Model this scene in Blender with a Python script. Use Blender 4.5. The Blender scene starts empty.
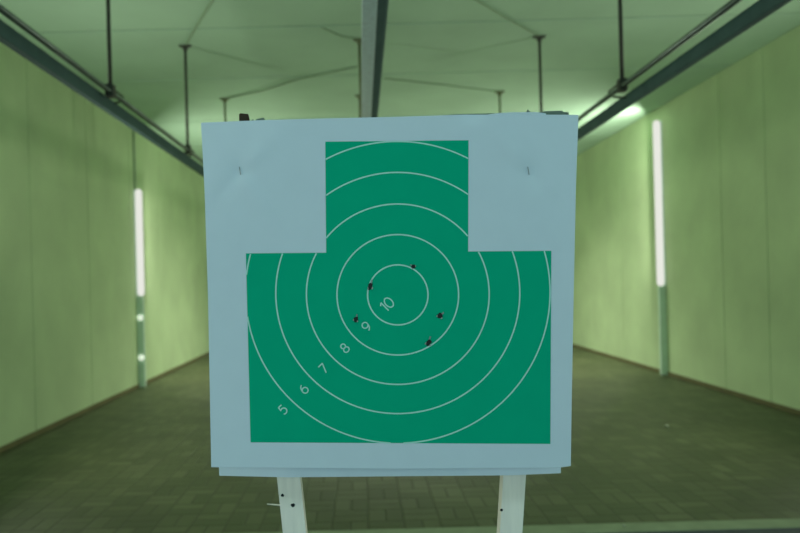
import bpy, bmesh, math, random
from mathutils import Vector, Matrix, noise

S = bpy.context.scene
C = S.collection
random.seed(7)

# ------------------------------------------------------------------ camera
H = 1.35                      # lens height above the floor
F = 700.0                     # focal length in pixels (800 px wide frame)
VPX, VPY = 362.0, 282.0        # where the corridor's lines meet (the frame is an off-centre crop)
vy = Vector((0, 0, -1))
vz = Vector((-0.026, 1, 0)); vz = (vz - vz.dot(vy) * vy).normalized()
vx = vy.cross(vz)
CAMROT = Matrix((vx, vy, vz))                 # camera axes -> world
CAMPOS = Vector((0, 0, H))
cam = bpy.data.cameras.new('camera')
camo = bpy.data.objects.new('camera', cam)
C.objects.link(camo)
camo.matrix_world = Matrix.Translation(CAMPOS) @ CAMROT.to_4x4()
cam.sensor_width = 36
cam.lens = F * 36 / 800
cam.shift_x = (400 - VPX) / 800
cam.shift_y = (VPY - 266.5) / 800
cam.clip_start = 0.02
cam.dof.use_dof = True
cam.dof.focus_distance = 1.15
cam.dof.aperture_fstop = 4.2
S.camera = camo

def ray(px, py):
    return (CAMROT @ Vector(((px - VPX) / F, -(py - VPY) / F, -1))).normalized()

# ------------------------------------------------------------------ materials
def mat(name, col, rough=0.6, metal=0.0, var=0.0, scale=6.0, bump=0.0, bscale=40, emit=None, estr=0, spec=0.5, detail=5):
    m = bpy.data.materials.new(name); m.use_nodes = True
    nt = m.node_tree; b = nt.nodes['Principled BSDF']
    b.inputs['Roughness'].default_value = rough
    b.inputs['Metallic'].default_value = metal
    b.inputs['Specular IOR Level'].default_value = spec
    b.inputs['Base Color'].default_value = (*col, 1)
    tc = nt.nodes.new('ShaderNodeTexCoord')
    if var:
        n = nt.nodes.new('ShaderNodeTexNoise'); n.inputs['Scale'].default_value = scale
        n.inputs['Detail'].default_value = detail
        r = nt.nodes.new('ShaderNodeValToRGB')
        r.color_ramp.elements[0].position = 0.3; r.color_ramp.elements[1].position = 0.7
        r.color_ramp.elements[0].color = (*[c * (1 - var) for c in col], 1)
        r.color_ramp.elements[1].color = (*[min(1, c * (1 + var)) for c in col], 1)
        nt.links.new(tc.outputs['Object'], n.inputs['Vector'])
        nt.links.new(n.outputs['Fac'], r.inputs['Fac'])
        nt.links.new(r.outputs['Color'], b.inputs['Base Color'])
    if bump:
        n2 = nt.nodes.new('ShaderNodeTexNoise'); n2.inputs['Scale'].default_value = bscale
        n2.inputs['Detail'].default_value = 6
        bp = nt.nodes.new('ShaderNodeBump'); bp.inputs['Strength'].default_value = bump
        bp.inputs['Distance'].default_value = 0.01
        nt.links.new(tc.outputs['Object'], n2.inputs['Vector'])
        nt.links.new(n2.outputs['Fac'], bp.inputs['Height'])
        nt.links.new(bp.outputs['Normal'], b.inputs['Normal'])
    if emit:
        b.inputs['Emission Color'].default_value = (*emit, 1)
        b.inputs['Emission Strength'].default_value = estr
    return m

WALLC = (0.49, 0.635, 0.36)
CEILC = (0.41, 0.61, 0.44)
M_wall = mat('wall_paint', WALLC, 0.75, var=0.09, scale=1.5, bump=0.25, bscale=14, spec=0.25)
M_gap = mat('joint_filler', (0.38, 0.50, 0.31), 0.9, var=0.1)
M_ceil = mat('ceiling_concrete', CEILC, 0.8, var=0.09, scale=0.9, bump=0.2, bscale=10, spec=0.2)
M_ceilgap = mat('slab_joint', (0.11, 0.15, 0.09), 0.9, var=0.1)
M_base = mat('brown_skirting', (0.13, 0.125, 0.05), 0.85, var=0.15, scale=3)
M_kerb = mat('kerb_concrete', (0.30, 0.37, 0.23), 0.8, var=0.12, scale=8, bump=0.2)
M_dark = mat('dark_floor', (0.04, 0.06, 0.075), 0.7, var=0.15, scale=5)
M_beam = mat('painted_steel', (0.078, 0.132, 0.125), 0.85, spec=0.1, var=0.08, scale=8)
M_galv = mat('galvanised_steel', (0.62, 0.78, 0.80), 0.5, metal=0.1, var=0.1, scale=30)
M_pipe = mat('dark_pipe', (0.15, 0.19, 0.17), 0.34, metal=0.8, var=0.15, scale=20)
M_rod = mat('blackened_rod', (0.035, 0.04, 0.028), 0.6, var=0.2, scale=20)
M_rodfar = mat('hazed_rod', (0.13, 0.15, 0.07), 0.8, var=0.15, scale=20)  # lighter olive paints haze into the far and middle rods
M_cable = mat('grey_cable', (0.29, 0.41, 0.26), 0.8, var=0.1, scale=20)
M_tube = mat('lit_tube', (0.05, 0.05, 0.05), 0.9, spec=0.0, emit=(1.0, 1.0, 0.92), estr=0.80, var=0.02)
M_lamp = mat('lit_lamp', (0.8, 0.85, 0.75), 0.5, emit=(0.92, 1.0, 0.86), estr=0.62, var=0.02)
M_trunk = mat('teal_trunking', (0.58, 0.78, 0.62), 0.5, var=0.05)
M_paper = mat('white_paper', (0.60, 0.68, 0.72), 0.75, var=0.012, scale=30, spec=0.2)
M_paper2 = mat('under_paper', (0.76, 0.84, 0.88), 0.75, var=0.012, scale=30, spec=0.2)
M_ink = mat('green_ink', (0.0, 0.38, 0.205), 0.7, var=0.02, scale=20, spec=0.05)
M_line = mat('pale_ink', (0.42, 0.74, 0.62), 0.6, var=0.02, scale=20, spec=0.2)
M_hole = mat('scorched_hole', (0.012, 0.016, 0.014), 0.9, var=0.2, scale=300)
M_torn = mat('torn_paper', (0.25, 0.33, 0.30), 0.9, var=0.2, scale=200)
M_staple = mat('staple_wire', (0.16, 0.2, 0.2), 0.4, metal=0.6, var=0.05)
M_board = mat('card_board', (0.17, 0.23, 0.18), 0.9, var=0.15, scale=40)
M_pebble = mat('pale_stone', (0.45, 0.5, 0.36), 0.8, var=0.1, scale=60)

def wood(name, col):
    m = bpy.data.materials.new(name); m.use_nodes = True
    nt = m.node_tree; b = nt.nodes['Principled BSDF']; b.inputs['Roughness'].default_value = 0.7
    b.inputs['Specular IOR Level'].default_value = 0.25
    tc = nt.nodes.new('ShaderNodeTexCoord'); mp = nt.nodes.new('ShaderNodeMapping')
    mp.inputs['Scale'].default_value = (90, 90, 4)
    n = nt.nodes.new('ShaderNodeTexNoise'); n.inputs['Scale'].default_value = 1.0; n.inputs['Detail'].default_value = 4
    r = nt.nodes.new('ShaderNodeValToRGB')
    r.color_ramp.elements[0].position = 0.3; r.color_ramp.elements[1].position = 0.7
    r.color_ramp.elements[0].color = (*[c * 0.93 for c in col], 1); r.color_ramp.elements[1].color = (*[c * 1.05 for c in col], 1)
    nt.links.new(tc.outputs['Object'], mp.inputs['Vector']); nt.links.new(mp.outputs['Vector'], n.inputs['Vector'])
    nt.links.new(n.outputs['Fac'], r.inputs['Fac']); nt.links.new(r.outputs['Color'], b.inputs['Base Color'])
    return m
M_wood = wood('pale_wood', (0.90, 0.82, 0.69))
M_char = wood('stained_wood', (0.055, 0.035, 0.018))

def paver_material():
    m = bpy.data.materials.new('basket_weave_pavers'); m.use_nodes = True
    nt = m.node_tree; N = nt.nodes; L = nt.links; b = N['Principled BSDF']
    b.inputs['Roughness'].default_value = 0.5
    b.inputs['Specular IOR Level'].default_value = 0.5
    def mth(op, a, c=None, d=None):
        n = N.new('ShaderNodeMath'); n.operation = op
        for i, v in enumerate((a, c, d)):
            if v is None: continue
            if isinstance(v, (int, float)): n.inputs[i].default_value = v
            else: L.new(v, n.inputs[i])
        return n.outputs[0]
    g = N.new('ShaderNodeNewGeometry'); sp = N.new('ShaderNodeSeparateXYZ'); L.new(g.outputs['Position'], sp.inputs[0])
    X = mth('MULTIPLY', mth('ADD', sp.outputs[0], 20.0), 5.0)
    Y = mth('MULTIPLY', mth('ADD', sp.outputs[1], 20.0 - 0.14), 5.0)
    cx = mth('FLOOR', X); cy = mth('FLOOR', Y); fx = mth('FRACT', X); fy = mth('FRACT', Y)
    par = mth('FLOORED_MODULO', mth('ADD', cx, cy), 2.0)            # 0 / 1 alternate
    ipar = mth('SUBTRACT', 1.0, par)
    along = mth('ADD', mth('MULTIPLY', fx, par), mth('MULTIPLY', fy, ipar))   # split coordinate
    half = mth('FLOOR', mth('MULTIPLY', along, 2.0))
    fh = mth('FRACT', mth('MULTIPLY', along, 2.0))
    e1 = mth('MINIMUM', fx, mth('SUBTRACT', 1.0, fx)); e2 = mth('MINIMUM', fy, mth('SUBTRACT', 1.0, fy))
    e3 = mth('MULTIPLY', mth('MINIMUM', fh, mth('SUBTRACT', 1.0, fh)), 0.5)
    e = mth('MINIMUM', mth('MINIMUM', e1, e2), e3)
    mr = N.new('ShaderNodeMapRange'); mr.interpolation_type = 'SMOOTHSTEP'
    mr.inputs['From Min'].default_value = 0.012; mr.inputs['From Max'].default_value = 0.05
    L.new(e, mr.inputs['Value'])
    cmb = N.new('ShaderNodeCombineXYZ'); L.new(cx, cmb.inputs[0]); L.new(cy, cmb.inputs[1]); L.new(half, cmb.inputs[2])
    wn = N.new('ShaderNodeTexWhiteNoise'); wn.noise_dimensions = '3D'; L.new(cmb.outputs[0], wn.inputs['Vector'])
    r = N.new('ShaderNodeValToRGB'); cr = r.color_ramp
    cr.elements[0].color = (0.074, 0.092, 0.037, 1); cr.elements[1].color = (0.121, 0.141, 0.066, 1)
    k = cr.elements.new(0.5); k.color = (0.094, 0.112, 0.048, 1)
    L.new(wn.outputs['Value'], r.inputs['Fac'])
    tn = N.new('ShaderNodeTexNoise'); tn.inputs['Scale'].default_value = 1.3; tn.inputs['Detail'].default_value = 5
    L.new(g.outputs['Position'], tn.inputs['Vector'])
    mr2 = N.new('ShaderNodeMapRange'); mr2.inputs['From Min'].default_value = 0.3; mr2.inputs['From Max'].default_value = 0.7
    mr2.inputs['To Min'].default_value = 0.78; mr2.inputs['To Max'].default_value = 1.18
    L.new(tn.outputs['Fac'], mr2.inputs['Value'])
    mx = N.new('ShaderNodeMix'); mx.data_type = 'RGBA'; mx.inputs['A'].default_value = (0.054, 0.064, 0.024, 1)
    L.new(mr.outputs[0], mx.inputs['Factor']); L.new(r.outputs['Color'], mx.inputs['B'])
    vm = N.new('ShaderNodeVectorMath'); vm.operation = 'SCALE'
    L.new(mx.outputs['Result'], vm.inputs[0]); L.new(mr2.outputs[0], vm.inputs['Scale'])
    L.new(vm.outputs[0], b.inputs['Base Color'])
    bp = N.new('ShaderNodeBump'); bp.inputs['Strength'].default_value = 0.5; bp.inputs['Distance'].default_value = 0.006
    L.new(mr.outputs[0], bp.inputs['Height']); L.new(bp.outputs['Normal'], b.inputs['Normal'])
    return m
M_paver = paver_material()

# ------------------------------------------------------------------ helpers
def link_mesh(name, bm, m, parent=None, smooth=False, loc=None):
    me = bpy.data.meshes.new(name)
    bmesh.ops.recalc_face_normals(bm, faces=bm.faces)
    bm.to_mesh(me); bm.free()
    if smooth:
        for p in me.polygons: p.use_smooth = True
    for mm in (m if isinstance(m, (list, tuple)) else [m]): me.materials.append(mm)
    o = bpy.data.objects.new(name, me); C.objects.link(o)
    if parent is not None: o.parent = parent
    if loc is not None: o.location = loc
    return o

def thing(name, label, cat, loc=(0, 0, 0), group=None):
    o = bpy.data.objects.new(name, None); C.objects.link(o)
    o.empty_display_size = 0.1
    o.location = loc; o['label'] = label; o['category'] = cat
    if group: o['group'] = group
    return o

def tag(o, label, cat, group=None):
    o['label'] = label; o['category'] = cat
    if group: o['group'] = group
    return o

def structure(o):
    o['kind'] = 'structure'; return o

def box(bm, x0, x1, y0, y1, z0, z1, bev=0.0, mi=0):
    vs = [bm.verts.new((x, y, z)) for z in (z0, z1) for y in (y0, y1) for x in (x0, x1)]
    fs = [bm.faces.new([vs[i] for i in q]) for q in
          ((0, 1, 3, 2), (4, 6, 7, 5), (0, 4, 5, 1), (2, 3, 7, 6), (0, 2, 6, 4), (1, 5, 7, 3))]
    for f in fs: f.material_index = mi
    if bev:
        es = list({e for f in fs for e in f.edges})
        bmesh.ops.bevel(bm, geom=es, offset=bev, segments=2, affect='EDGES', profile=0.5)

def prism(bm, pts, y0, y1):
    """closed x,z outline extruded along y"""
    a = [bm.verts.new((x, y0, z)) for x, z in pts]; b = [bm.verts.new((x, y1, z)) for x, z in pts]
    n = len(pts)
    for i in range(n): bm.faces.new((a[i], a[(i + 1) % n], b[(i + 1) % n], b[i]))
    bm.faces.new(a[::-1]); bm.faces.new(b)

def tube(bm, pts, r, seg=10, cap=True):
    pts = [Vector(p) for p in pts]; rings = []
    ref = Vector((0.13, 0.31, 0.94))
    for i, p in enumerate(pts):
        d = (pts[min(i + 1, len(pts) - 1)] - pts[max(i - 1, 0)]).normalized()
        rf = ref if abs(d.dot(ref)) < 0.9 else Vector((1, 0.1, 0))
        u = d.cross(rf).normalized(); v = d.cross(u)
        rr = r[i] if isinstance(r, (list, tuple)) else r
        rings.append([bm.verts.new(p + rr * (math.cos(t) * u + math.sin(t) * v)) for t in
                      (2 * math.pi * k / seg for k in range(seg))])
    for a, b in zip(rings, rings[1:]):
        for k in range(seg): bm.faces.new((a[k], a[(k + 1) % seg], b[(k + 1) % seg], b[k]))
    if cap: bm.faces.new(rings[0][::-1]); bm.faces.new(rings[-1])

# ------------------------------------------------------------------ the setting
XL, XR = -3.06, 4.05
ZC = H + 2.24
YN, YF, YK0, YK1 = -3.0, 20.0, 3.675, 3.81

def panelled_wall(name, x, sgn, seams):
    bm = bmesh.new()
    ys = [YN] + seams + [YF]
    for a, b in zip(ys, ys[1:]):
        x0, x1 = sorted((x, x + sgn * 0.12))
        box(bm, x0, x1, a + 0.005, b - 0.005, 0, ZC, bev=0.005)
    x0, x1 = sorted((x + sgn * 0.008, x + sgn * 0.2))
    box(bm, x0, x1, YN, YF, 0, ZC, mi=1)
    return structure(link_mesh(name, bm, [M_wall, M_gap]))
panelled_wall('wall_left', XL, -1, [0.9, 2.3, 3.7, 5.1, 6.5, 7.87, 9.3, 10.7, 12.1, 13.5, 14.9, 16.3, 17.7])
panelled_wall('wall_right', XR, 1, [1.0, 2.75, 4.5, 5.6, 6.98, 7.85, 10.9, 12.6, 14.3, 16.0, 17.7])
bm = bmesh.new(); box(bm, XL - .2, XR + .2, YF, YF + 0.15, 0, ZC); structure(link_mesh('wall_far', bm, M_wall))
bm = bmesh.new(); box(bm, XL - .2, XR + .2, YN - 0.15, YN, 0, ZC); structure(link_mesh('wall_near', bm, M_wall))
bm = bmesh.new()
ys = [YN, -1.4, 0.1, 1.6, 3.1, 4.6, 6.1, 7.58, 9.5, 11.0, 12.5, 14, 15.5, 17, 18.5, YF]
for a, b in zip(ys, ys[1:]): box(bm, XL - .2, XR + .2, a + 0.013, b - 0.013, ZC, ZC + 0.12, bev=0.008)
box(bm, XL - .2, XR + .2, YN, YF, ZC + 0.012, ZC + 0.2, mi=1)
structure(link_mesh('ceiling', bm, [M_ceil, M_ceilgap]))
bm = bmesh.new(); box(bm, XL - .2, XR + .2, YK1, YF, -0.1, 0); structure(link_mesh('floor', bm, M_paver))
bm = bmesh.new(); box(bm, XL, XL + 0.012, YK1, YF, 0, 0.05, bev=0.003); structure(link_mesh('baseboard_left', bm, M_base))
bm = bmesh.new(); box(bm, XR - 0.012, XR, YK1, YF, 0, 0.05, bev=0.003); structure(link_mesh('baseboard_right', bm, M_base))
bm = bmesh.new(); box(bm, XL - .2, XR + .2, YK0, YK1, -0.1, 0.004, bev=0.006); structure(link_mesh('kerb_strip', bm, M_kerb))
bm = bmesh.new(); box(bm, XL - .2, XR + .2, YN, YK0, -0.1, 0); structure(link_mesh('floor', bm, M_dark))

# ------------------------------------------------------------------ rails, pipes, hangers overhead
def rail(x0, x1, zb, zt, label):
    bm = bmesh.new(); box(bm, x0, x1, YN + .3, YF - .02, zb, zt, bev=0.004)
    return tag(link_mesh('side_rail', bm, M_beam), label, 'rail')
rail(-1.685, -1.640, H + 1.18, H + 1.26, 'dark teal steel rail hung along the left wall, above the shorter light')
rail(1.842, 1.880, H + 1.16, H + 1.24, 'dark teal steel rail hung along the right wall, above the taller light')

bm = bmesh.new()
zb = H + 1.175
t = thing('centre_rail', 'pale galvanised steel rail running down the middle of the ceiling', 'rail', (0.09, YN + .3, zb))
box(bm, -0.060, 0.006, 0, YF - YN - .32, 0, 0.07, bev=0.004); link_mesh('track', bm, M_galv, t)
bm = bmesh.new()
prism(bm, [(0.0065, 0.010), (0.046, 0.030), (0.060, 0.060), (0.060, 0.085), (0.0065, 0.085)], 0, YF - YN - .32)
link_mesh('shaded_facet', bm, M_beam, t)  # dark colour paints in the shade on the rail's right facet

PLX, PRX = -1.585, 1.705
PZL, PZR = H + 1.265, H + 1.215
def pipe(x, PZ, label):
    bm = bmesh.new(); tube(bm, [(x, YN + .3, PZ), (x, YF - .02, PZ)], 0.016, 14)
    o = tag(link_mesh('conduit_pipe', bm, M_pipe, smooth=True), label, 'pipe')
    return o
pipe(PLX, PZL, 'thin dark pipe running just above and inside the left rail')
pipe(PRX, PZR, 'thin dark pipe running just above and inside the right rail')

def hanger(x, y, label, side=0, r=0.013, zend=PZL, m=None):
    t = thing('ceiling_hanger', label, 'hanger', (x, y, ZC), 'rods hanging from the ceiling')
    mm = m or M_rod
    bm = bmesh.new(); box(bm, -0.055, 0.055, -0.02, 0.02, -0.016, 0, bev=0.003)
    tube(bm, [(0, 0, -0.05), (0, 0, -0.016)], [0.018, 0.030], 12)
    link_mesh('ceiling_plate', bm, mm, t)
    bm = bmesh.new(); tube(bm, [(0, 0, -0.016), (0, 0, zend + 0.02 - ZC)], r, 12); link_mesh('rod', bm, mm, t, True)
    d = zend - ZC
    bm = bmesh.new()
    box(bm, -0.026, 0.026, -0.03, 0.03, d + 0.018, d + 0.045, bev=0.004)
    box(bm, -0.026, -0.018, -0.028, 0.028, d - 0.03, d + 0.02, bev=0.002)
    box(bm, 0.018, 0.026, -0.028, 0.028, d - 0.03, d + 0.02, bev=0.002)
    box(bm, -0.022, 0.022, -0.028, 0.028, d - 0.036, d - 0.022, bev=0.002)
    link_mesh('clamp', bm, mm, t)
    if side:
        bm = bmesh.new()
        e = (0.075 if side < 0 else 0.102)
        tube(bm, [(0, 0.24, d + 0.035), (0, 0.24, d + 0.02), (side * 0.03, 0.24, d - 0.006), (side * (e * .8), 0.24, d - 0.012), (side * (e + .012), 0.24, d - 0.012)], 0.007, 8)
        tube(bm, [(0, 0.0, d + 0.032), (0, 0.24, d + 0.032)], 0.006, 8)
        link_mesh('hook', bm, mm, t, True)
    return t
for y, wl, wr in ((4.5, 'nearest dark rod holding the left pipe, top cut off by the picture edge', 'nearest dark rod holding the right pipe, top cut off by the picture edge'),
                  (6.5, 'second dark rod from the camera on the left pipe, with a flat ceiling plate', 'second dark rod from the camera above the right pipe, just over the target corner'),
                  (8.38, 'farthest visible short rod of the left row, over the target top left corner', 'farthest visible short rod of the right row, over the target top edge')):
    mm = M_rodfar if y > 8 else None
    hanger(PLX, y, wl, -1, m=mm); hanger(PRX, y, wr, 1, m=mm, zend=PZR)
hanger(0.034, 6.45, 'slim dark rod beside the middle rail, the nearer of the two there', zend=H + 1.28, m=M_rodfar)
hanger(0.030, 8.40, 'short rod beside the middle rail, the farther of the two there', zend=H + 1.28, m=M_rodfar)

def cable(pts, label, r=0.008):
    P = [Vector(p) for p in pts]; out = []
    for a, b in zip(P, P[1:]):
        for k in range(8):
            q = a.lerp(b, k / 8); out.append(q)
    out.append(P[-1])
    bm = bmesh.new(); tube(bm, [(p.x, p.y, ZC - r * 0.9) for p in out], r, 8)
    return tag(link_mesh('ceiling_cable', bm, M_cable, smooth=True), label, 'cable', 'cables crossing the ceiling')
def up(px, py):
    d = ray(px, py); return tuple(CAMPOS + d * ((ZC - H) / d.z))
cable([(PLX + .02, 6.46, 0), up(197, 24), up(212, 0), up(226, -28), (0.02, 4.2, 0)], 'thin cable on the ceiling running from the second left rod towards the camera')
cable([(PRX - .02, 6.46, 0), up(508, 18), up(478, 0), (0.2, 4.6, 0)], 'thin cable on the ceiling running from the second right rod towards the camera')
cable([(PLX + .03, 8.34, 0), up(262, 90), up(300, 78), up(357, 66)], 'thin cable on the ceiling from the farthest left rod to the middle rail', 0.010)
cable([(PRX - .03, 8.36, 0), up(440, 84), up(384, 78)], 'faint cable on the ceiling from the farthest right rod to the middle rail', 0.006)
cable([(0.0, 6.42, 0), up(342, 36), up(322, 27)], 'short cable on the ceiling ending at the nearer middle rod', 0.006)

# ------------------------------------------------------------------ wall lights
YT = 9.5
def capsule(z0, z1, r):
    """upright round-ended tube about the origin"""
    bm = bmesh.new(); zs = []; n = 7
    for k in range(n + 1):
        a = math.pi / 2 * k / n; zs.append((z0 + r - r * math.cos(a), max(0.0008, r * math.sin(a))))
    for k in range(n + 1):
        a = math.pi / 2 * k / n; zs.append((z1 - r + r * math.sin(a), max(0.0008, r * math.cos(a))))
    rings = [[bm.verts.new((rr * math.cos(t), rr * math.sin(t), z)) for t in (2 * math.pi * k / 18 for k in range(18))] for z, rr in zs]
    for a, b in zip(rings, rings[1:]):
        for k in range(18): bm.faces.new((a[k], a[(k + 1) % 18], b[(k + 1) % 18], b[k]))
    bm.faces.new(rings[0][::-1]); bm.faces.new(rings[-1])
    return bm

def wall_light(x, sgn, z0, z1, label, lamps=(), conduit=False, y=YT):
    """post standing against the wall; its upper length is the lit tube"""
    t = thing('wall_light', label, 'light', (x, y, 0), 'upright lights on the side walls')
    def bx(d0, d1, w, za, zb, bev): 
        bm = bmesh.new(); a, b = sorted((-sgn * d0, -sgn * d1)); box(bm, a, b, -w, w, za, zb, bev=bev); return bm
    link_mesh('post', bx(0.0, 0.092, 0.030, 0.0, z0, 0.012), M_trunk, t)
    link_mesh('back_plate', bx(0.0, 0.012, 0.040, z0, z1 - 0.01, 0.003), M_trunk, t)
    bm = capsule(z0 + 0.002, z1, 0.046); bm.transform(Matrix.Translation((-sgn * 0.060, 0, 0)))
    link_mesh('tube', bm, M_tube, t, True)
    for z in lamps:
        bm = bmesh.new()
        bmesh.ops.create_uvsphere(bm, u_segments=16, v_segments=10, radius=0.042)
        bm.transform(Matrix.Translation((-sgn * 0.05, -0.034, z)) @ Matrix.Diagonal((1, 0.7, 1, 1)))
        lo = link_mesh('small_lamp', bm, M_lamp, t, True)
        lo['label'] = 'small round lit lamp'
    if conduit:
        bm = bmesh.new(); tube(bm, [(-sgn * 0.014, 0, z1 - 0.01), (-sgn * 0.014, 0, ZC)], 0.013, 8); link_mesh('feed_conduit', bm, M_cable, t, True)
    return t
wall_light(XL, -1, 1.235, 2.69, 'shorter upright lit tube on the left wall with two small round lamps below', (0.945, 0.405), True)
wall_light(XR, 1, 1.19, 3.41, 'tall upright lit tube on the right wall reaching almost to the ceiling', y=9.36)

# ------------------------------------------------------------------ the paper target
PD = 1.15
PC = CAMPOS + ray(398, 295) * (PD / ray(398, 295).y)
LEAN = 0.085
PN = Vector((0, -math.cos(LEAN), -math.sin(LEAN)))         # paper normal, faces the camera, top tips forward
STAPLES = ((240, 171), (528.5, 171))

def softplus(x, w):
    return w * math.log1p(math.exp(min(x / w, 40)))

def fold(px, py):
    """out of plane shape of the paper in metres"""
    b = 0.0012 * math.sin(px * 0.018 + 0.7) + 0.0010 * math.sin(py * 0.013 + px * 0.006)
    b += 0.011 * ((py - 180) / 290) ** 2                          # belly: the lower half tips up a little
    # both upper corners are bent back along a fold through the staple
    b -= 0.10 / 608 * softplus((px - 240) * -0.743 + (py - 171) * -0.669 - 2, 7)
    b -= 0.13 / 608 * softplus((px - 528.5) * 0.78 + (py - 171) * -0.62 - 2, 7)
    c = 0.0
    for (sx, sy), angs in zip(STAPLES, ((-48, 128, 60), (-128, 52))):
        dx, dy = px - sx, py - sy; r = math.hypot(dx, dy)
        c -= 0.0016 * math.exp(-(r / 12.0) ** 2)
        for i, a in enumerate(angs):
            ca, sa = math.cos(math.radians(a)), math.sin(math.radians(a))
            al = dx * ca + dy * sa; pe = -dx * sa + dy * ca
            if al > -10:
                w = 5 + 0.13 * max(al, 0)
                c += (0.0017 if i % 2 == 0 else -0.0015) * math.exp(-(pe / w) ** 2) * math.exp(-max(al, 0) / 55.0) * (1 - math.exp(-(max(al, 0) / 9.0)))
    dx, dy = px - 472, py - 114                                  # pinch at the top edge
    c -= 0.0026 * math.exp(-(dx / 14) ** 2 - (dy / 8) ** 2)
    dx, dy = px - 574, py - 300
    b += 0.0012 * math.exp(-(dx * dx) / 200.0 - (dy * dy) / 9000.0)
    return b + 1.9 * c

def on_paper(px, py, off=0.0, flat=False):
    d = ray(px, py)
    e = off + (0 if flat else fold(px, py))
    return CAMPOS + d * ((PC + PN * e - CAMPOS).dot(PN) / d.dot(PN))

target = thing('paper_target', 'white paper shooting target printed with a green stepped silhouette and numbered rings', 'target', PC)
TINV = Matrix.Translation(-PC)

def lerp_edge(tab, v):
    for (a, x0), (b, x1) in zip(tab, tab[1:]):
        if v <= b: return x0 + (x1 - x0) * (v - a) / (b - a)
    return tab[-1][1]
TOP = [(0, 122.6), (0.17, 120.0), (0.33, 118.4), (0.5, 117.0), (0.70, 114.6), (0.85, 114.6), (1, 114.8)]
BOT = [(0, 467.2), (0.5, 468.5), (0.97, 467.5), (1, 466)]
LEF = [(0, 201.0), (0.2, 204.6), (0.5, 208.0), (1, 211.2)]
RIG = [(0, 578.5), (0.2, 576.0), (0.5, 573.8), (0.8, 571.8), (1, 570.8)]
def sheet_pt(u, v):
    x = lerp_edge(LEF, v) * (1 - u) + lerp_edge(RIG, v) * u
    y = lerp_edge(TOP, u) * (1 - v) + lerp_edge(BOT, u) * v
    return x, y

def paper_grid(fn, nu, nv, off, th=0.0005, flat=False):
    bm = bmesh.new(); lay = []
    for o in (off, off - th):
        lay.append([[bm.verts.new(on_paper(*fn(i / nu, j / nv), o, flat)) for i in range(nu + 1)] for j in range(nv + 1)])
    A, B = lay
    for j in range(nv):
        for i in range(nu):
            bm.faces.new((A[j][i], A[j + 1][i], A[j + 1][i + 1], A[j][i + 1]))
            bm.faces.new((B[j][i], B[j][i + 1], B[j + 1][i + 1], B[j + 1][i]))
    for i in range(nu):
        bm.faces.new((A[0][i], A[0][i + 1], B[0][i + 1], B[0][i])); bm.faces.new((A[nv][i], B[nv][i], B[nv][i + 1], A[nv][i + 1]))
    for j in range(nv):
        bm.faces.new((A[j][0], B[j][0], B[j + 1][0], A[j + 1][0])); bm.faces.new((A[j][nu], A[j + 1][nu], B[j + 1][nu], B[j][nu]))
    for lay_ in (A, B):
        rim = set(lay_[0]) | set(lay_[nv]) | {r[0] for r in lay_} | {r[nu] for r in lay_}
        for e in bm.edges:
            if e.verts[0] in rim and e.verts[1] in rim: e.smooth = False
    bm.transform(TINV)
    return bm
link_mesh('sheet', paper_grid(sheet_pt, 110, 100, 0.0), M_paper, target, True)

# green silhouette: head block + shoulder block, as one printed field
def fig_left(y):  return 245.9 + (y - 254) * (250.6 - 245.9) / 188
def fig_right(y): return 551.3 - (y - 251) * 0.9 / 193
HL, HR = 325.3, 468.5
def inside(px, py):
    top = 141.7 - (px - 326) * 1.4 / 142; bot = 442.3 + (px - 250) * 1.6 / 300
    if not (top <= py <= bot): return False
    sh = 253.4 - (px - 246) * 2.6 / 305
    if py < sh: return HL + (py - 142) * 0.008 <= px <= HR - (py - 142) * 0.003
    return fig_left(py) <= px <= fig_right(py)
bm = bmesh.new()
xs_h = [0, 1]
def head(u, v):
    y0 = 141.7 - u * 1.4; y1 = 253.4 - (HL + u * 142 - 246) * 2.6 / 305
    y = y0 + (y1 - y0) * v
    x0 = HL + (y - 142) * 0.008; x1 = HR - (y - 142) * 0.003
    return x0 + (x1 - x0) * u, y
def body(u, v):
    x = 246 + 305 * u
    y0 = 253.4 - (x - 246) * 2.6 / 305; y1 = 442.3 + u * 1.6
    y = y0 + (y1 - y0) * v
    return fig_left(y) * (1 - u) + fig_right(y) * u, y
for fn, nu, nv in ((head, 42, 34), (body, 90, 56)):
    g = [[bm.verts.new(on_paper(*fn(i / nu, j / nv), 0.0003)) for i in range(nu + 1)] for j in range(nv + 1)]
    for j in range(nv):
        for i in range(nu): bm.faces.new((g[j][i], g[j + 1][i], g[j + 1][i + 1], g[j][i + 1]))
bm.transform(TINV)
fig = link_mesh('printed_silhouette', bm, M_ink, target, True)
fig['label'] = 'flat green silhouette of head and shoulders'

def stroke(bm, pts, w, off):
    n = len(pts); L = []; R = []
    for i, (x, y) in enumerate(pts):
        x0, y0 = pts[max(i - 1, 0)]; x1, y1 = pts[min(i + 1, n - 1)]
        dx, dy = x1 - x0, y1 - y0; l = math.hypot(dx, dy) or 1
        nx, ny = -dy / l * w / 2, dx / l * w / 2
        L.append(bm.verts.new(on_paper(x + nx, y + ny, off))); R.append(bm.verts.new(on_paper(x - nx, y - ny, off)))
    for i in range(n - 1): bm.faces.new((L[i], L[i + 1], R[i + 1], R[i]))

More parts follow.
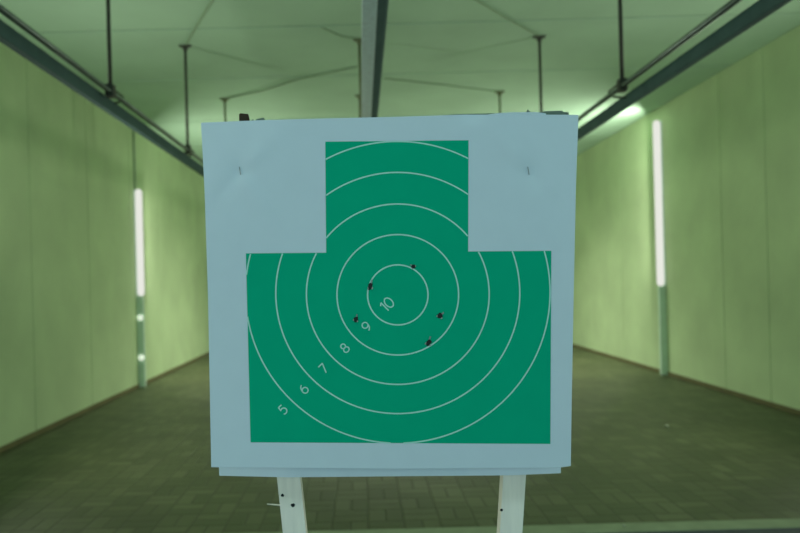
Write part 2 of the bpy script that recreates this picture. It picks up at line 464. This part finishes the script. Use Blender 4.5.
RC = (397.8, 294.6)
RINGS = ((294.9, 30.2, 30.0), (294.8, 60.8, 60.2), (294.2, 91.4, 90.2), (293.0, 122, 120.6), (292.3, 152.3, 150.9))
for k, (cy, rx, ry) in enumerate(RINGS):
    run = []; runs = []
    N = 240 * (k + 1)
    for i in range(N + 1):
        a = 2 * math.pi * i / N
        p = (RC[0] + rx * math.cos(a), cy + ry * math.sin(a))
        if inside(*p): run.append(p)
        else:
            if len(run) > 1: runs.append(run)
            run = []
    if len(run) > 1: runs.append(run)
    if len(runs) > 1 and math.dist(runs[0][0], runs[-1][-1]) < 2: runs[0] = runs.pop() + runs[0][1:]
    for run in runs:
        if len(run) < 8: continue
        bm = bmesh.new(); stroke(bm, run, 1.4, 0.0005); bm.transform(TINV)
        link_mesh('scoring_ring', bm, M_line, target, True)

# numerals: stroke outlines in a box 0.62 wide, 1 tall (y down), turned 45 degrees
def arc(cx, cy, rx, ry, a0, a1, n=18):
    return [(cx + rx * math.cos(math.radians(a0 + (a1 - a0) * i / n)), cy + ry * math.sin(math.radians(a0 + (a1 - a0) * i / n))) for i in range(n + 1)]
GLY = {
    '0': [arc(0.33, 0.5, 0.33, 0.5, 0, 360, 30)],
    '1': [[(0.02, 0.2), (0.26, 0.0)], [(0.26, -0.02), (0.26, 1.02)]],
    '9': [arc(0.31, 0.31, 0.31, 0.31, 0, 360, 26), arc(0.08, 0.32, 0.54, 0.68, 0, 78)],
    '8': [arc(0.31, 0.25, 0.25, 0.25, 0, 360, 24), arc(0.31, 0.74, 0.31, 0.27, 0, 360, 24)],
    '7': [[(0.0, 0.02), (0.62, 0.02)], [(0.60, 0.0), (0.18, 1.02)]],
    '6': [arc(0.31, 0.69, 0.31, 0.31, 0, 360, 26), arc(0.54, 0.68, 0.54, 0.68, 180, 258)],
    '5': [[(0.56, 0.02), (0.14, 0.02)], [(0.13, 0.0), (0.07, 0.46)], arc(0.28, 0.67, 0.33, 0.32, -130, 135)],
}
def number(text, cx, cy, h):
    bm = bmesh.new()
    adv = {'1': 0.46, '0': 0.80}
    w = sum(adv.get(c, 0.62) for c in text) if len(text) > 1 else 0.62
    x0 = -w / 2
    ca = math.cos(math.radians(-45)); sa = math.sin(math.radians(-45))
    for ch in text:
        for st in GLY[ch]:
            pts = []
            for x, y in st:
                gx, gy = (x + x0) * h, (y - 0.5) * h
                pts.append((cx + gx * ca - gy * sa, cy + gx * sa + gy * ca))
            stroke(bm, pts, 1.25, 0.0005)
        x0 += adv.get(ch, 0.62)
    bm.transform(TINV)
    o = link_mesh('numeral', bm, M_line, target)
    o['label'] = 'printed number ' + text
for t, x, y, h in (('10', 387.6, 303.8, 10.8), ('9', 366.3, 326.6, 9.4), ('8', 344.8, 348.0, 9.4),
                   ('7', 323.6, 368.4, 9.4), ('6', 303.9, 389.0, 9.4), ('5', 282.9, 409.7, 9.4)):
    number(t, x, y, h)

# bullet holes: ragged dark tear with a curled scrap of paper
HOLES = ((413.4, 266.6, 2.2, 2.3, -40), (370.2, 286.3, 2.3, 4.4, 5), (356.0, 319.2, 2.3, 3.2, 25), (440.0, 315.8, 2.8, 3.2, 30), (428.6, 342.6, 2.6, 4.2, 28))
for i, (hx, hy, rx, ry, rot) in enumerate(HOLES):
    rnd = random.Random(i + 3)
    c, s = math.cos(math.radians(rot)), math.sin(math.radians(rot))
    def hp(a, k, e=0.0): 
        x, y = rx * k * math.cos(a), ry * k * math.sin(a); return hx + x * c - y * s + e, hy + x * s + y * c
    n = 18; bm = bmesh.new()
    rim = [bm.verts.new(on_paper(*hp(2 * math.pi * k / n, 0.75 + 0.4 * rnd.random()), 0.0008)) for k in range(n)]
    ctr = bm.verts.new(on_paper(hx, hy, 0.0007))
    for k in range(n): bm.faces.new((rim[k], rim[(k + 1) % n], ctr))
    bm.transform(TINV)
    ho = link_mesh('bullet_hole', bm, M_hole, target)
    bm = bmesh.new()
    for a0, ln in ((-1.2 if i % 2 else -1.9, 1.7), (0.4, 1.35), (2.6, 1.3)):
        q = [on_paper(*hp(a0 - 0.35, 0.85), 0.0010), on_paper(*hp(a0 + 0.35, 0.85), 0.0010),
             on_paper(*hp(a0 + 0.2, ln * .9), 0.0026), on_paper(*hp(a0 - 0.15, ln), 0.0032)]
        vs = [bm.verts.new(p) for p in q]; bm.faces.new(vs)
    bm.transform(TINV)
    link_mesh('torn_edge', bm, M_torn, ho)
for sx, sy in STAPLES:
    bm = bmesh.new(); tube(bm, [on_paper(sx - 0.9, sy - 4, 0.0003), on_paper(sx - .6, sy - 3.8, 0.0010), on_paper(sx + .5, sy + 3.3, 0.0010), on_paper(sx + .7, sy + 3.6, 0.0003)], 0.00055, 6)
    bm.transform(TINV); link_mesh('staple', bm, M_staple, target)

# sheets and board behind the target
def under_pt(u, v):
    top = 130; bot = lerp_edge([(0, 475.7), (0.2, 477.3), (0.55, 476.2), (0.85, 475.3), (1, 473.2)], u)
    y = top + (bot - top) * v
    x0 = 210 + (219.2 - 210) * v; x1 = 568 + (560.8 - 568) * v
    return x0 + (x1 - x0) * u, y
o = link_mesh('backing_sheet', paper_grid(under_pt, 60, 60, -0.0190, flat=True), M_paper2, None, True, loc=PC)
tag(o, 'blank white sheet behind the target showing as a strip along its lower edge', 'paper')
def upper_pt(u, v):
    top = lerp_edge([(0, 114.8), (0.2, 113.0), (0.45, 112.2), (0.85, 112.0), (1, 113.4)], u)
    return 486 + 60 * u, top + (190 - top) * v
o = link_mesh('paper_scrap', paper_grid(upper_pt, 40, 12, -0.0204, flat=True), M_paper2, None, True, loc=PC)
tag(o, 'pale paper scrap peeping out behind the upper right edge of the target', 'paper')
bm = bmesh.new()
def board_poly(pts, o0, o1):
    a = [bm.verts.new(on_paper(x, y, o0, True)) for x, y in pts]; b = [bm.verts.new(on_paper(x, y, o1, True)) for x, y in pts]
    n = len(pts)
    for i in range(n): bm.faces.new((a[i], a[(i + 1) % n], b[(i + 1) % n], b[i]))
    bm.faces.new(a[::-1]); bm.faces.new(b)
board_poly([(232, 124), (330, 120.5), (425, 116.8), (455, 114.3), (490, 113.3), (535, 113.2), (545, 111.2), (562.5, 110.6), (563, 112.0), (568.8, 112.2), (568.5, 150), (567, 300), (560, 462), (226, 462), (216, 300), (212, 140)], -0.0215, -0.0250)
bm.transform(TINV)
o = link_mesh('backing_board', bm, M_board, None, loc=PC)
tag(o, 'dark greenish card board behind the target, one corner showing at the upper right', 'board')

# ------------------------------------------------------------------ wooden stand
def stand_pt(px, py, off): return on_paper(px, py, off, True)
stand = thing('target_stand', 'pale wooden two-legged stand carrying the paper target', 'stand', (PC.x, PC.y + 0.05, 0))
SINV = Matrix.Translation((-PC.x, -PC.y - 0.05, 0))
def leg(top_l, top_r, bot_l, bot_r, d=0.026, ragged=False):
    """square batten through two picture-plane edges, carried on down to the floor"""
    o1 = -0.0260
    A, B = stand_pt(*top_l, o1), stand_pt(*top_r, o1)
    D, E = stand_pt(*bot_l, o1), stand_pt(*bot_r, o1)
    def down(p, q): 
        t = p.z / (p.z - q.z); return p.lerp(q, t)
    D2, E2 = down(A, D), down(B, E)
    bm = bmesh.new(); back = Vector((0, d, 0)); rows = []
    n = 24
    for k in range(n + 1):
        t = k / n; p, q = A.lerp(D2, t), B.lerp(E2, t)
        rows.append([bm.verts.new(v) for v in (p, q, q + back, p + back)])
    for a, b in zip(rows, rows[1:]):
        for i in range(4): bm.faces.new((a[i], a[(i + 1) % 4], b[(i + 1) % 4], b[i]))
    bm.faces.new(rows[0]); bm.faces.new(rows[-1][::-1])
    es = [e for e in bm.edges if abs((e.verts[0].co - e.verts[1].co).normalized().z) > 0.9]
    bmesh.ops.bevel(bm, geom=es, offset=0.0018, segments=2, affect='EDGES')
    bm.transform(SINV)
    return link_mesh('leg', bm, M_wood, stand)
legL = leg((239.2, 125), (262.4, 125), (282.8, 533), (306.0, 533))
legR = leg((524.5, 120), (548.0, 120), (499.8, 533), (522.4, 533))
# charred splintered top of the left leg, and a chip above the right one
bm = bmesh.new()
def chunk(outline, o0, o1):
    a = [bm.verts.new(stand_pt(x, y, o0)) for x, y in outline]; b = [bm.verts.new(stand_pt(x + .3, y + .3, o1)) for x, y in outline]
    n = len(outline)
    for i in range(n): bm.faces.new((a[i], a[(i + 1) % n], b[(i + 1) % n], b[i]))
    bm.faces.new(a[::-1]); bm.faces.new(b)
chunk([(239.4, 128), (239.0, 114.6), (240.2, 113.2), (248.0, 114.0), (248.9, 117.0), (249.6, 121), (250.5, 128)], -0.0260, -0.046)
bm.transform(SINV); o = link_mesh('splintered_end', bm, M_char, legL); o['label'] = 'dark brown broken end'
bm = bmesh.new()
chunk([(254, 128), (255.6, 119.4), (258.5, 118.6), (263.2, 117.7), (264.4, 118.7), (264.4, 128)], -0.0260, -0.046)
chunk([(251.5, 128), (252.0, 119.6), (253.3, 119.2), (253.8, 128)], -0.0260, -0.046)
bm.transform(SINV); o = link_mesh('splinter', bm, M_board, legL); o['label'] = 'dark green-grey splinter'
bm = bmesh.new()
chunk([(525, 125), (526.6, 111.2), (527.8, 109.2), (529.8, 111.2), (531.5, 125)], -0.0260, -0.042)
bm.transform(SINV); o = link_mesh('splinter', bm, M_board, legR); o['label'] = 'dark pointed splinter'
def leg_hole(par, px, py, r, seed):
    rnd = random.Random(seed); bm = bmesh.new(); n = 14
    rim = [bm.verts.new(stand_pt(px + r * (0.75 + 0.4 * rnd.random()) * math.cos(2 * math.pi * k / n), py + r * (0.75 + 0.4 * rnd.random()) * math.sin(2 * math.pi * k / n), -0.0254)) for k in range(n)]
    ctr = bm.verts.new(stand_pt(px, py, -0.0256))
    for k in range(n): bm.faces.new((rim[k], rim[(k + 1) % n], ctr))
    bm.transform(SINV); link_mesh('bullet_hole', bm, M_hole, par)
leg_hole(legL, 282.5, 495.3, 1.7, 1); leg_hole(legL, 292.9, 505.2, 2.1, 2); leg_hole(legR, 501.6, 510.0, 1.5, 3)
bm = bmesh.new()
tube(bm, [stand_pt(283, 505.2, -0.032), stand_pt(274, 504.6, -0.032), stand_pt(267, 504.0, -0.031)], [0.0013, 0.0012, 0.0008], 8)
bm.transform(SINV); o = link_mesh('splinter', bm, M_wood, legL); o['label'] = 'thin pale splinter sticking out sideways'
# rail joining the legs behind the board, feet on the floor
bm = bmesh.new()
A = stand_pt(252, 200, -0.0535); B = stand_pt(540, 200, -0.0535)
box(bm, A.x, B.x, A.y, A.y + 0.02, A.z - 0.025, A.z + 0.025, bev=0.002); bm.transform(SINV)
link_mesh('cross_rail', bm, M_wood, stand)
for lg, nm in ((legL, 0), (legR, 1)):
    zs = [v.co for v in lg.data.vertices if v.co.z < 0.03]
    cx = sum(v.x for v in zs) / len(zs); cy = sum(v.y for v in zs) / len(zs)
    bm = bmesh.new(); sg = -1 if nm == 0 else 1
    x0 = cx + sg * 0.024; x1 = x0 + sg * 0.03; x0, x1 = min(x0, x1), max(x0, x1)
    box(bm, x0, x1, cy - 0.22, cy + 0.22, 0.0, 0.05, bev=0.003)
    link_mesh('foot', bm, M_wood, stand)

# ------------------------------------------------------------------ small things on the floor
def pebble(px, py, r, label, z=0.0):
    d = ray(px, py); p = CAMPOS + d * ((z - H) / d.z)
    bm = bmesh.new(); bmesh.ops.create_icosphere(bm, subdivisions=2, radius=r)
    for v in bm.verts:
        v.co *= 1 + 0.25 * noise.noise(v.co * (1.2 / r)); v.co.z *= 0.6
    zm = min(v.co.z for v in bm.verts)
    for v in bm.verts: v.co.z -= zm
    tag(link_mesh('pebble', bm, M_pebble, None, True, loc=(p.x, p.y, z)), label, 'stone')
pebble(667, 427, 0.020, 'small pale stone lying alone on the pavers to the right of the target')
pebble(624, 526.5, 0.010, 'tiny pale stone on the concrete kerb near the right leg', 0.004)

# ------------------------------------------------------------------ light
def area(name, loc, target_pt, sx, sy, power, col):
    l = bpy.data.lights.new(name, 'AREA'); l.shape = 'RECTANGLE'; l.size = sx; l.size_y = sy; l.energy = power; l.color = col
    o = bpy.data.objects.new(name, l); C.objects.link(o); o.location = loc
    o.rotation_euler = (Vector(target_pt) - Vector(loc)).to_track_quat('-Z', 'Y').to_euler()
    return o
TW = (1.0, 1.0, 0.86)
# the wall tubes' own light
area('left_tube_light', (XL + 0.18, YT + 0.05, 1.96), (XL + 3.0, YT + 1.6, 1.96), 0.10, 1.4, 52, TW)
area('right_tube_light', (XR - 0.18, YT - 0.05, 2.3), (XR - 3.0, YT + 1.5, 2.3), 0.10, 2.2, 68, TW)
# unseen lights added along both walls: a far pair, the rest as fill
for y, p in ((14.0, 48), (5.1, 38), (0.5, 24)):
    area('unseen_wall_light', (XL + 0.10, y, 1.7), (XL + 3, y + 0.6, 2.5), 0.10, 1.6, p, TW)
    area('unseen_wall_light', (XR - 0.10, y, 1.9), (XR - 3, y + 0.6, 2.7), 0.10, 1.8, p, TW)
fl = area('far_floor_fill', (0.5, 11.8, 3.45), (0.5, 11.5, 0), 3.4, 0.4, 150, TW)  # unseen light added to brighten the far floor
fl.data.spread = math.radians(125)
# cool light of the room behind the camera
area('firing_room_light', (0.2, -2.6, 2.0), (0.2, 3.0, 1.5), 5.0, 1.8, 31, (0.536, 0.858, 1.0))
for sx, p in ((-1.55, 5.8), (1.65, 5.5)):
    area('low_side_fill', (sx, 0.0, 0.55), (0.06, 1.15, 1.3), 0.3, 0.6, p, (0.536, 0.858, 1.0))  # unseen low lights added at both sides to brighten the paper
area('overhead_key', (0.0, -0.25, 3.35), (0.06, 1.0, 1.3), 1.2, 0.3, 19, (0.56, 0.86, 1.0))  # unseen key light added overhead to bring out the paper's folds

w = bpy.data.worlds.new('world'); S.world = w; w.use_nodes = True
w.node_tree.nodes['Background'].inputs[0].default_value = (0.5, 0.6, 0.55, 1)
w.node_tree.nodes['Background'].inputs[1].default_value = 0.05

vs = S.view_settings
vs.view_transform = 'Standard'; vs.look = 'None'; vs.gamma = 1; vs.exposure = 0.0; vs.use_curve_mapping = False
